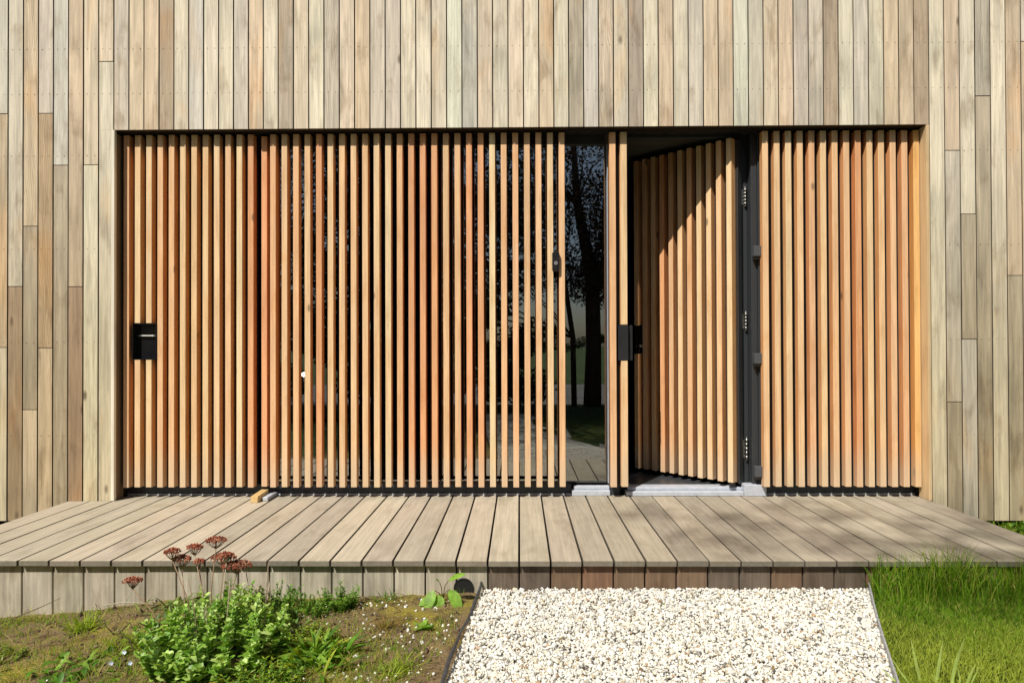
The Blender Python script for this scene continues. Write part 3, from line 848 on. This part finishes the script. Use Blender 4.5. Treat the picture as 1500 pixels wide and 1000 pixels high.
# ------------------------------------------------------------------ plants in the bed
def gz(x, y): return float(soil_z(np.array(x), np.array(y)))

# the big sedum
def sedum():
    cx, cy = -1.15, -1.67; z0 = gz(cx, cy)
    r = empty('sedum_plant', (cx, cy, z0))
    tag(r, 'large clump of fleshy bright green sedum with rust red dried flower heads from last year', 'plant')
    b = MB(); st = MB(); st.smooth = True; b.smooth = True
    cols = [S(172, 200, 100, .62), S(152, 186, 80, .62), S(130, 168, 60, .6), S(188, 210, 126, .62), S(108, 150, 52, .6)]
    for k in range(150):
        a = random.uniform(0, 2 * math.pi); rr = math.sqrt(random.random())
        bx, by = .215 * rr * math.cos(a) * random.uniform(.85, 1.2), .26 * rr * math.sin(a)
        hgt = random.choice([random.uniform(.07, .15), random.uniform(.13, .24)]) * (1.12 - .5 * rr ** 2)
        lean = Vector((math.cos(a) * rr * .6 + random.uniform(-.2, .2), math.sin(a) * rr * .5 + random.uniform(-.2, .2), 1)).normalized()
        base = Vector((bx, by, -.01)); n_ = 6 + int(hgt * 28)
        st.set(S(150, 180, 100, .6)); st.tube([base, base + lean * hgt * .55, base + lean * hgt], [.004, .0035, .0025], 6)
        ph = random.uniform(0, 6.28)
        for q in range(n_):
            t_ = .2 + .8 * q / (n_ - 1); p = base + lean * hgt * t_
            for s_ in (0, math.pi):
                an = ph + q * 1.57 + s_ + random.uniform(-.3, .3)
                elev = .15 + .75 * t_ + random.uniform(-.2, .2)
                d = Vector((math.cos(an) * math.cos(elev), math.sin(an) * math.cos(elev), math.sin(elev)))
                L = random.uniform(.017, .040) * (1 - .45 * max(0, t_ - .75) / .25)
                b.set(vary(random.choice(cols), .1))
                b.leaf(p, d, L, L * .86, up=(0, 0, 1), cup=.22, bend=random.uniform(-.1, .35), segs=8, shape=.60, rnd=.5, blunt=1)
    b.build('leaves', M['sedum'], r); st.build('stems', M['sedum'], r)
    heads = [(-1.553, -1.56, .048, .038, .012), (-1.398, -1.55, .160, .034, .015), (-1.375, -1.52, .118, .036, .024), (-1.322, -1.52, .170, .032, .012), (-1.245, -1.50, .192, .042, .014),
             (-1.298, -1.53, .115, .022, .010), (-1.212, -1.50, .120, .052, .020), (-1.150, -1.52, .096, .062, .021), (-1.180, -1.55, .148, .026, .012)]
    ds = MB(); ds.smooth = True
    for (hx, hy, hz, hr, hh) in heads:
        top = Vector((hx - cx, hy - cy, hz - z0)); foot = Vector((top.x * .55 + random.uniform(-.04, .04), top.y * .3, .02))
        ds.set(random.choice([S(206, 190, 160, .7), S(186, 160, 130, .7), S(170, 140, 110, .7)]))
        mid = (foot + top) / 2 + Vector((random.uniform(-.012, .012), random.uniform(-.01, .01), 0))
        neck = top - Vector((0, 0, .035)); ds.tube([foot, mid, neck], [.0028, .0024, .0018], 6)
        hd = MB()
        for q in range(int(60 + hr * 3400)):
            a = random.uniform(0, 6.283); rr = hr * math.sqrt(random.random())
            zz = hh * (1 - (rr / hr) ** 2) * .8 + random.uniform(-.006, .004)
            p = top + Vector((rr * math.cos(a), rr * .75 * math.sin(a), zz))
            hd.set(vary(random.choice([S(168, 94, 70, .85), S(188, 114, 84, .85), S(140, 74, 56, .8), S(204, 144, 112, .85), S(112, 64, 48, .7)]), .12))
            hd.ball(p, random.uniform(.0022, .0042), n=5, m=3)
            if q % 9 == 0:
                ds.tube([neck, (neck + p) / 2 + Vector((0, 0, -.004)), p], [.0012, .0009, .0007], 4)
        hd.build('flower_head', M['dry'], r)
    for k in range(9):   # bare dead stalks
        x = random.uniform(-.14, .16); y = random.uniform(-.05, .2); hgt = random.uniform(.16, .30)
        ds.set(random.choice([S(206, 190, 160, .7), S(176, 150, 120, .7)]))
        t_ = Vector((x + random.uniform(-.05, .05), y + random.uniform(-.02, .02), hgt))
        ds.tube([(x, y, .0), ((x + t_.x) / 2 + .006, (y + t_.y) / 2, hgt * .5), t_], [.0028, .0022, .0014], 6)
        if k % 2 == 0:
            for q in range(26):
                p = t_ + Vector((random.gauss(0, .016), random.gauss(0, .012), random.gauss(0, .018)))
                ds.tube([t_ - Vector((0, 0, .03)), p], [.0007, .0005], 3)
    ds.build('dried_stalks', M['dry'], r)
sedum()

def rosette(name, label, cat, x, y, n, L, W, el=(.3, 1.1), cols=None, shape=.6, bend=.5, mat='leaf', spread=.01, group=None, segs=5, cup=.3):
    z = gz(x, y) if x < 0 else -.15
    b = MB(); b.smooth = True
    for k in range(n):
        a = random.uniform(0, 6.283); e_ = random.uniform(*el)
        d = Vector((math.cos(a) * math.cos(e_), math.sin(a) * math.cos(e_), math.sin(e_)))
        b.set(vary(random.choice(cols), .12)); l_ = L * random.uniform(.6, 1.15)
        b.leaf((random.gauss(0, spread), random.gauss(0, spread), -.004), d, l_, W * random.uniform(.7, 1.2), cup=cup, bend=bend * random.uniform(.3, 1.2), segs=segs, shape=shape)
    o = b.build(name, M[mat]); o.location = (x, y, z)
    return tag(o, label, cat, group)
GC = [S(118, 160, 48, .6), S(92, 138, 36, .6), S(142, 176, 66, .6), S(76, 116, 34, .58)]
G2 = [S(104, 140, 70, .6), S(86, 120, 60, .58), S(126, 156, 84, .6)]
YG = [S(164, 176, 60, .6), S(140, 158, 44, .6), S(118, 146, 40, .6)]
rosette('weed', 'tall leafy upright weed with long bright green leaves in the middle of the soil', 'weed', -.76, -1.72, 105, .115, .019, (.35, 1.45), GC + YG, .5, .45, spread=.055)
rosette('weed', 'low spreading weed between the sedum and the tall leafy weed', 'weed', -.94, -1.80, 60, .06, .022, (.1, .9), YG, .6, .3, spread=.07)
rosette('grass_tuft', 'dry brownish grass tuft among scattered white stones', 'grass tuft', -.545, -1.50, 110, .07, .003, (.35, 1.35), [S(160, 130, 80, .6), S(136, 104, 64, .6), S(130, 134, 60, .6)], .3, .4, 'grass', .022)
rosette('grass_tuft', 'fresh green grass tuft on the soil close to the black edging', 'grass tuft', -.43, -1.86, 130, .075, .004, (.3, 1.3), YG, .3, .5, 'grass', .035)
rosette('grass_tuft', 'bright green grass tuft on the soil just behind the dark bare twig', 'grass tuft', -1.88, -1.36, 120, .085, .005, (.35, 1.35), YG, .3, .5, 'grass', .03)
rosette('grass_tuft', 'small grass tuft farthest from the white gravel', 'grass tuft', -2.20, -1.52, 90, .06, .004, (.3, 1.3), YG, .3, .5, 'grass', .03)
rosette('grass_tuft', 'thin grass tuft against the foot of the deck boards near the middle of the soil', 'grass tuft', -.60, -1.20, 40, .06, .004, (.6, 1.4), GC, .3, .4, 'grass', .03)
rosette('weed', 'dark green ragged weed with scattered leaves in front of the pale blue flowers', 'weed', -1.62, -1.82, 90, .055, .018, (.1, 1.0), GC, .6, .4, spread=.08)
rosette('weed', 'low weed with narrow greyish leaves between the sedum and the pale dead stem', 'weed', -1.52, -1.24, 90, .075, .014, (.2, 1.2), [S(110, 134, 62, .6), S(86, 112, 50, .58), S(140, 150, 84, .6)], .5, .4, spread=.07)
rosette('weed', 'small weed leaf pair beside the black edging', 'weed', -.385, -1.52, 14, .05, .022, (.2, 1.0), GC, .6, .3, spread=.01)
rosette('weed', 'greyish ground hugging weed right of the sedum', 'weed', -.985, -1.50, 120, .045, .010, (.05, .9), G2, .5, .2, spread=.08)

def feathery(label, x, y, hgt, n, spread, cols):
    z = gz(x, y); b = MB(); b.smooth = True
    for k in range(n):
        a = random.uniform(0, 6.283); rr = spread * math.sqrt(random.random())
        base = Vector((rr * math.cos(a), rr * .6 * math.sin(a), -.004)); lean = Vector((math.cos(a) * .45, math.sin(a) * .45, 1)).normalized()
        L = hgt * random.uniform(.55, 1.1); b.set(S(110, 130, 60, .6)); b.tube([base, base + lean * L], [.0018, .001], 4)
        q = 0
        while q < L:
            p = base + lean * q
            for s_ in range(3):
                an = random.uniform(0, 6.283); e_ = random.uniform(.1, 1.0)
                b.set(vary(random.choice(cols), .12))
                b.leaf(p, (math.cos(an) * math.cos(e_), math.sin(an) * math.cos(e_), math.sin(e_)), random.uniform(.010, .022), .007, cup=.2, bend=.1, segs=3, shape=.5)
            q += .010
    o = b.build('weed', M['leaf']); o.location = (x, y, z); tag(o, label, 'weed')
feathery('bushy fine leaved weed touching the deck just right of the sedum', -1.10, -1.27, .12, 34, .085, GC)
feathery('low frilly weed patch in front of the deck boards', -.94, -1.34, .075, 60, .11, GC)
feathery('frilly weed with one upright shoot against the deck boards', -.80, -1.28, .085, 44, .07, GC)
feathery('dark low weed mat on the mossy soil beyond the dark bare twig', -2.05, -1.62, .035, 60, .10, [S(120, 140, 50, .6), S(140, 150, 60, .6)])

feathery('sprawling fine leaved weed in front of the tall leafy weed', -.90, -1.90, .06, 70, .14, YG + GC)
feathery('yellow green bushy weed between the sedum and the bare soil', -.83, -1.58, .055, 50, .10, YG)
feathery('fine leaved weed behind the sedum on its left side', -1.38, -1.33, .07, 50, .11, GC)
rosette('grass_tuft', 'wispy grass tuft with long leaning blades between the twig and the sedum', 'grass tuft', -1.55, -1.60, 150, .10, .004, (.15, 1.2), YG, .3, .6, 'grass', .06)
# upright shoots
def shoot(label, x, y, hgt, cols, ll=.022, lean=.02, name='weed'):
    z = gz(x, y); b = MB(); b.smooth = True
    b.set(S(120, 140, 70, .6)); b.tube([(0, 0, 0), (lean * .4, 0, hgt * .5), (lean, 0, hgt)], [.003, .0024, .0014], 6)
    for k in range(int(hgt / .006)):
        t_ = .25 + .75 * k / (hgt / .006); an = k * 2.4; e_ = random.uniform(-.1, .8)
        b.set(vary(random.choice(cols), .1)); b.leaf((lean * t_ * t_, 0, hgt * t_), (math.cos(an) * math.cos(e_), math.sin(an) * math.cos(e_), math.sin(e_)), ll * random.uniform(.6, 1.1), .006, cup=.1, bend=.3, segs=3)
    o = b.build(name, M['leaf']); o.location = (x, y, z); tag(o, label, 'weed')
shoot('slender upright shoot with narrow leaves rising out of the sedum clump', -1.16, -1.62, .27, GC, .024, .03)
shoot('single short upright leafy shoot standing against the pale deck boards', -.80, -1.25, .115, GC, .022, 0)

# young broad leaved seedling by the pipe
r = empty('leafy_seedling', (-.345, -1.235, gz(-.345, -1.235)))
tag(r, 'young plant with a few broad bright green leaves beside the black pipe end', 'plant')
b = MB(); b.smooth = True; st = MB(); st.smooth = True
for (dx, dz, ax, az, L, W_) in ((-.035, .055, -.35, -.75, .100, .050), (.035, .060, .50, -.70, .115, .052), (.030, .100, .75, .50, .100, .034), (-.010, .090, -.25, .5, .035, .022), (-.015, .035, .1, -.8, .075, .05), (-.05, .02, -.8, -.3, .06, .04)):
    st.set(S(120, 90, 70, .6)); st.tube([(0, 0, 0), (dx * .4, -.005, dz * .7), (dx, -.02, dz)], [.0022, .0018, .0014], 6)
    b.set(vary(S(136, 176, 66, .62), .08)); b.leaf((dx, -.02, dz), (ax, -.45, az), L, W_, up=(0, -.6, 1), cup=.18, bend=.1, segs=7, shape=.42)
b.build('leaves', M['leaf'], r); st.build('stems', M['dry'], r)

# small pale blue flowers left of the sedum
r = empty('flowering_weed', (-1.42, -1.80, gz(-1.42, -1.80)))
tag(r, 'small weed with a few pale blue flowers at the foot of the sedum', 'flower')
b = MB(); st = MB(); 
for (x, y, z) in ((-.02, .0, .075), (-.055, -.02, .045), (.02, -.03, .05)):
    st.set(S(110, 140, 60, .6)); st.tube([(0, 0, 0), (x * .5, y, z * .6), (x, y, z)], .0012, 5)
    for k in range(5):
        a = k * 1.2566; b.set(S(205, 214, 240, .8)); b.leaf((x, y, z), (math.cos(a), -.5, math.sin(a)), .011, .009, up=(0, -1, 0), cup=.1, bend=0, segs=3)
b.build('petals', M['leaf'], r); st.build('stems', M['leaf'], r)
# dark bare twigs
b = MB(); b.smooth = True; b.set(S(92, 84, 60, .55))
b.tube([(0, 0, 0), (.10, -.10, .045), (.19, -.20, .060), (.27, -.30, .05)], [.003, .0028, .0022, .0014], 6); b.tube([(.05, -.04, .02), (.13, -.10, .09), (.20, -.2, .11)], [.0022, .0018, .001], 5)
b.tube([(0, 0, 0), (-.03, .0, .03), (-.05, .02, .05)], [.0024, .002, .001], 5)
o = b.build('twig', M['dry']); o.location = (-1.70, -1.45, gz(-1.70, -1.45) + .003); tag(o, 'dark bare twig arching over the soil beside the sedum', 'twig')
b = MB(); b.smooth = True; b.set(S(206, 196, 166, .65))
b.tube([(-.14, 0, .004), (-.06, .0, .018), (.03, .0, .015), (.12, 0, .006)], [.003, .0034, .003, .0015], 6)
o = b.build('twig', M['dry']); o.location = (-1.76, -1.19, gz(-1.76, -1.19) + .006); tag(o, 'pale dead stem lying against the foot of the deck boards', 'twig')
b = MB(); b.smooth = True; b.set(S(150, 132, 100, .6))
b.tube([(-.16, 0, .0), (-.02, .0, .055), (.09, .0, .105)], [.003, .0026, .001], 6)
o = b.build('twig', M['dry']); o.location = (-2.16, -1.24, gz(-2.16, -1.24) + .006); tag(o, 'thin grey stem leaning up against the front boards of the deck', 'twig')

# long blades in the lawn beside the metal edging
def bladed(name, label, x, y, specs, z=-.15):
    b = MB(); b.smooth = True
    for (dx, dy, hgt, w_, ldx) in specs:
        b.set(vary(S(186, 208, 120, .66), .1)); b.leaf((dx, dy, -.01), (ldx, random.uniform(-.15, .1), 1), hgt, w_, up=(0, 1, 0), cup=.3, bend=random.uniform(-.1, .2), segs=6, shape=.35)
    o = b.build(name, M['grass']); o.location = (x, y, z); tag(o, label, 'grass tuft')
bladed('grass_tuft', 'tuft of long broad grass blades standing up in the lawn beside the metal edging', 1.40, -1.98,
       [(.0, .02, .16, .012, .10), (.035, .0, .19, .013, .16), (-.05, .02, .17, .010, -.25), (.075, -.01, .10, .011, .3), (-.02, -.03, .07, .007, -.3), (.08, -.02, .10, .005, .35), (-.09, 0, .13, .006, -.7),
        (.02, -.03, .07, .009, .1), (-.12, -.02, .12, .005, -1.1), (.07, .0, .07, .005, -.1), (.0, -.05, .05, .008, .5)])
rosette('grass_tuft', 'tiny green sprout growing through the middle of the white gravel', 'grass tuft', .62, -1.36, 16, .035, .004, (.4, 1.3), YG, .4, .4, 'grass', .01)

# weeds under the wall, right end
for k, (x, y) in enumerate(((3.02, -.14), (3.14, -.2), (3.26, -.12), (3.2, -.36))):
    pass
rosette('weed', 'green leafy weed in the shade under the wall past the deck end', 'weed', 3.12, -.22, 150, .06, .03, (.2, 1.2), GC, .6, .4, spread=.16)

# ------------------------------------------------------------------ trees behind the viewer (seen in the glass, shade on deck and lawn)
def leaf_cloud(name, centers, radii, counts, size, pal, parent, mat):
    Ps = []
    for c, r_, n_ in zip(centers, radii, counts):
        d = rng.normal(size=(n_, 3)); d /= np.linalg.norm(d, axis=1)[:, None]
        Ps.append(np.array(c) + d * (r_ * rng.uniform(.25, 1, n_) ** .6)[:, None] * np.array([1, 1, .7]))
    P = np.concatenate(Ps); n = len(P)
    Q = np.array([[-.5, 0, 0], [0, -.32, .06], [.5, 0, 0], [0, .32, .06]]) * size
    v = np.einsum('nij,kj->nki', rot_mats(n), Q) * rng.uniform(.7, 1.3, n)[:, None, None] + P[:, None, :]
    f = np.array([0, 1, 2, 3])[None] + (np.arange(n) * 4)[:, None]
    cols = np.array(pal)[rng.integers(0, len(pal), n)] * rng.uniform(.7, 1.25, (n, 1))
    c = np.concatenate([np.repeat(cols, 4, 0), np.ones((n * 4, 1))], 1)
    return np_mesh(name, v.reshape(-1, 3), f, mat, parent, vattr={'tint': ('FLOAT_COLOR', c)})
def tree(name, label, x, y, stems, clusters, size, pal, mat, n_per, z=-.24):
    r = empty(name, (x, y, z)); tag(r, label, 'tree')
    b = MB(); b.smooth = True
    for pts, rad in stems: b.tube(pts, rad, 10)
    for (c, rr) in clusters:
        c = Vector(c); s = min((Vector(p) for pts, _ in stems for p in pts[1:]), key=lambda p: (p - c).length + max(0, p.z - c.z) * 2)
        b.tube([s, (s + c) / 2 + Vector((random.uniform(-.1, .1), random.uniform(-.1, .1), .1)), c], [.022, .014, .008], 6)
    b.build('trunk', M['bark'], r)
    leaf_cloud('crown', [c for c, _ in clusters], [q for _, q in clusters], [int(n_per * q ** 2.2) for _, q in clusters], size, pal, r, mat)
    return r
cls = []
for k in range(230):
    zz = random.uniform(2.45, 6.9); xx = random.uniform(-6.5, 3.4) if k < 180 else random.uniform(.3, 3.2)
    if xx > .2 and zz > 4.2 and random.random() < .62: zz = random.uniform(2.45, 4.2)
    cls.append(((xx, random.uniform(-1.3, 1.3), zz), random.uniform(.5, .9)))
tree('beech_tree', 'dark red copper beech reflected in the tall window', 1.50, -8.9,
     [([(0, 0, 0), (.03, 0, 1.2), (.0, .1, 2.6), (-.3, .0, 4.2), (-.4, 0, 6)], [.19, .16, .15, .09, .03]), ([(-.38, .1, 0), (-.40, .1, 1.4), (-.6, .1, 2.8), (-2.2, 0, 4.2), (-4.6, 0, 5.2)], [.06, .055, .05, .04, .02]),
      ([(.0, .1, 2.4), (.9, .2, 3.4), (2.0, .2, 4.6)], [.09, .06, .03]), ([(-.3, 0, 4.2), (-1.8, .2, 5.2), (-3.6, -.1, 6.2)], [.07, .05, .02])],
     cls, .065, [(.045, .020, .018), (.06, .030, .022), (.03, .022, .018), (.05, .05, .022)], M['beech'], 1000)
cls2 = [((random.uniform(-6.0, 3.1), random.uniform(-.9, .9), random.uniform(2.2, 7.0)), random.uniform(.7, 1.15)) for k in range(90)]
tree('beech_tree', 'broad dense copper beech farther back, reflected behind the slats of the fixed screen', -3.0, -11.2,
     [([(0, 0, 0), (.05, 0, 1.4), (.0, .1, 2.6), (-.3, .0, 4.6), (-.2, 0, 6.4)], [.24, .2, .17, .1, .03]), ([(0, .1, 2.4), (1.4, 0, 3.6), (2.6, 0, 4.6)], [.1, .07, .03]), ([(0, .1, 2.4), (-2.0, 0, 3.6), (-4.6, 0, 4.6)], [.1, .07, .03])],
     cls2, .10, [(.04, .022, .018), (.05, .028, .022), (.03, .022, .018)], M['beech'], 620)
hd = [((x, -8.4 + random.uniform(-.3, .3), random.uniform(.1, 1.95)), random.uniform(.35, .6)) for x in np.linspace(-9, .35, 90)]
o = leaf_cloud('hedge', [c for c, _ in hd], [q for _, q in hd], [520] * len(hd), .09, [(.03, .04, .015), (.04, .05, .02), (.025, .03, .015)], None, M['beech'])
tag(o, 'dark clipped hedge across the lawn, seen in the glass behind the slats', 'hedge')
# light branches whose shade dapples the right half of the deck and the lawn
def above(xs, ys, h): return (xs + sv.x / sv.z * h, ys + sv.y / sv.z * h, h)
BX, BY = 2.6, -9.4
cls = []
for (xs, ys, h, rr) in [(a_, b_, c_ * 1.35, d_ * 1.1) for a_, b_, c_, d_ in ((1.15, -.62, 8.2, .30), (1.75, -.25, 8.8, .30), (2.25, -.75, 8.0, .36), (2.75, -.45, 8.6, .40), (1.65, -.92, 7.6, .26), (2.6, -1.30, 7.2, .34), (3.2, -1.2, 7.8, .40), (2.0, -1.30, 7.0, .26),
                        (.95, -.95, 7.9, .22), (3.3, -.6, 8.2, .40), (.75, -.3, 8.9, .2))]:
    p = above(xs, ys, h); cls.append(((p[0] - BX, p[1] - BY, p[2] + .24), rr))
tree('birch_tree', 'slender light leaved birch standing behind the viewer', BX, BY,
     [([(0, 0, 0), (.1, .1, 3.5), (-.2, .2, 7.0), (-.6, .3, 10.0)], [.14, .11, .07, .03]), ([(-.6, .3, 10.0), (-2.0, .7, 10.8), (-3.4, 1.2, 11.0)], [.03, .018, .010]), ([(-.6, .3, 10.0), (-2.8, .4, 10.4), (-4.6, .8, 10.9)], [.03, .018, .010])],
     cls, .07, [(.06, .10, .02), (.08, .12, .03)], M['beech'], 1150)
# distant hedgerow across the road
cls_c = [((x, -140 + random.uniform(-4, 4), random.uniform(.2, 1.6) + (1.2 if 14 < x < 22 else 0)), random.uniform(1.2, 2.2)) for x in np.linspace(-90, 90, 80)]
o = leaf_cloud('hedgerow', [c for c, _ in cls_c], [q for _, q in cls_c], [260] * len(cls_c), .5, [(.05, .08, .02), (.04, .06, .02), (.07, .09, .03)], None, M['beech'])
tag(o, 'far line of bushes across the fields, seen in the glass', 'hedgerow', kind='stuff')
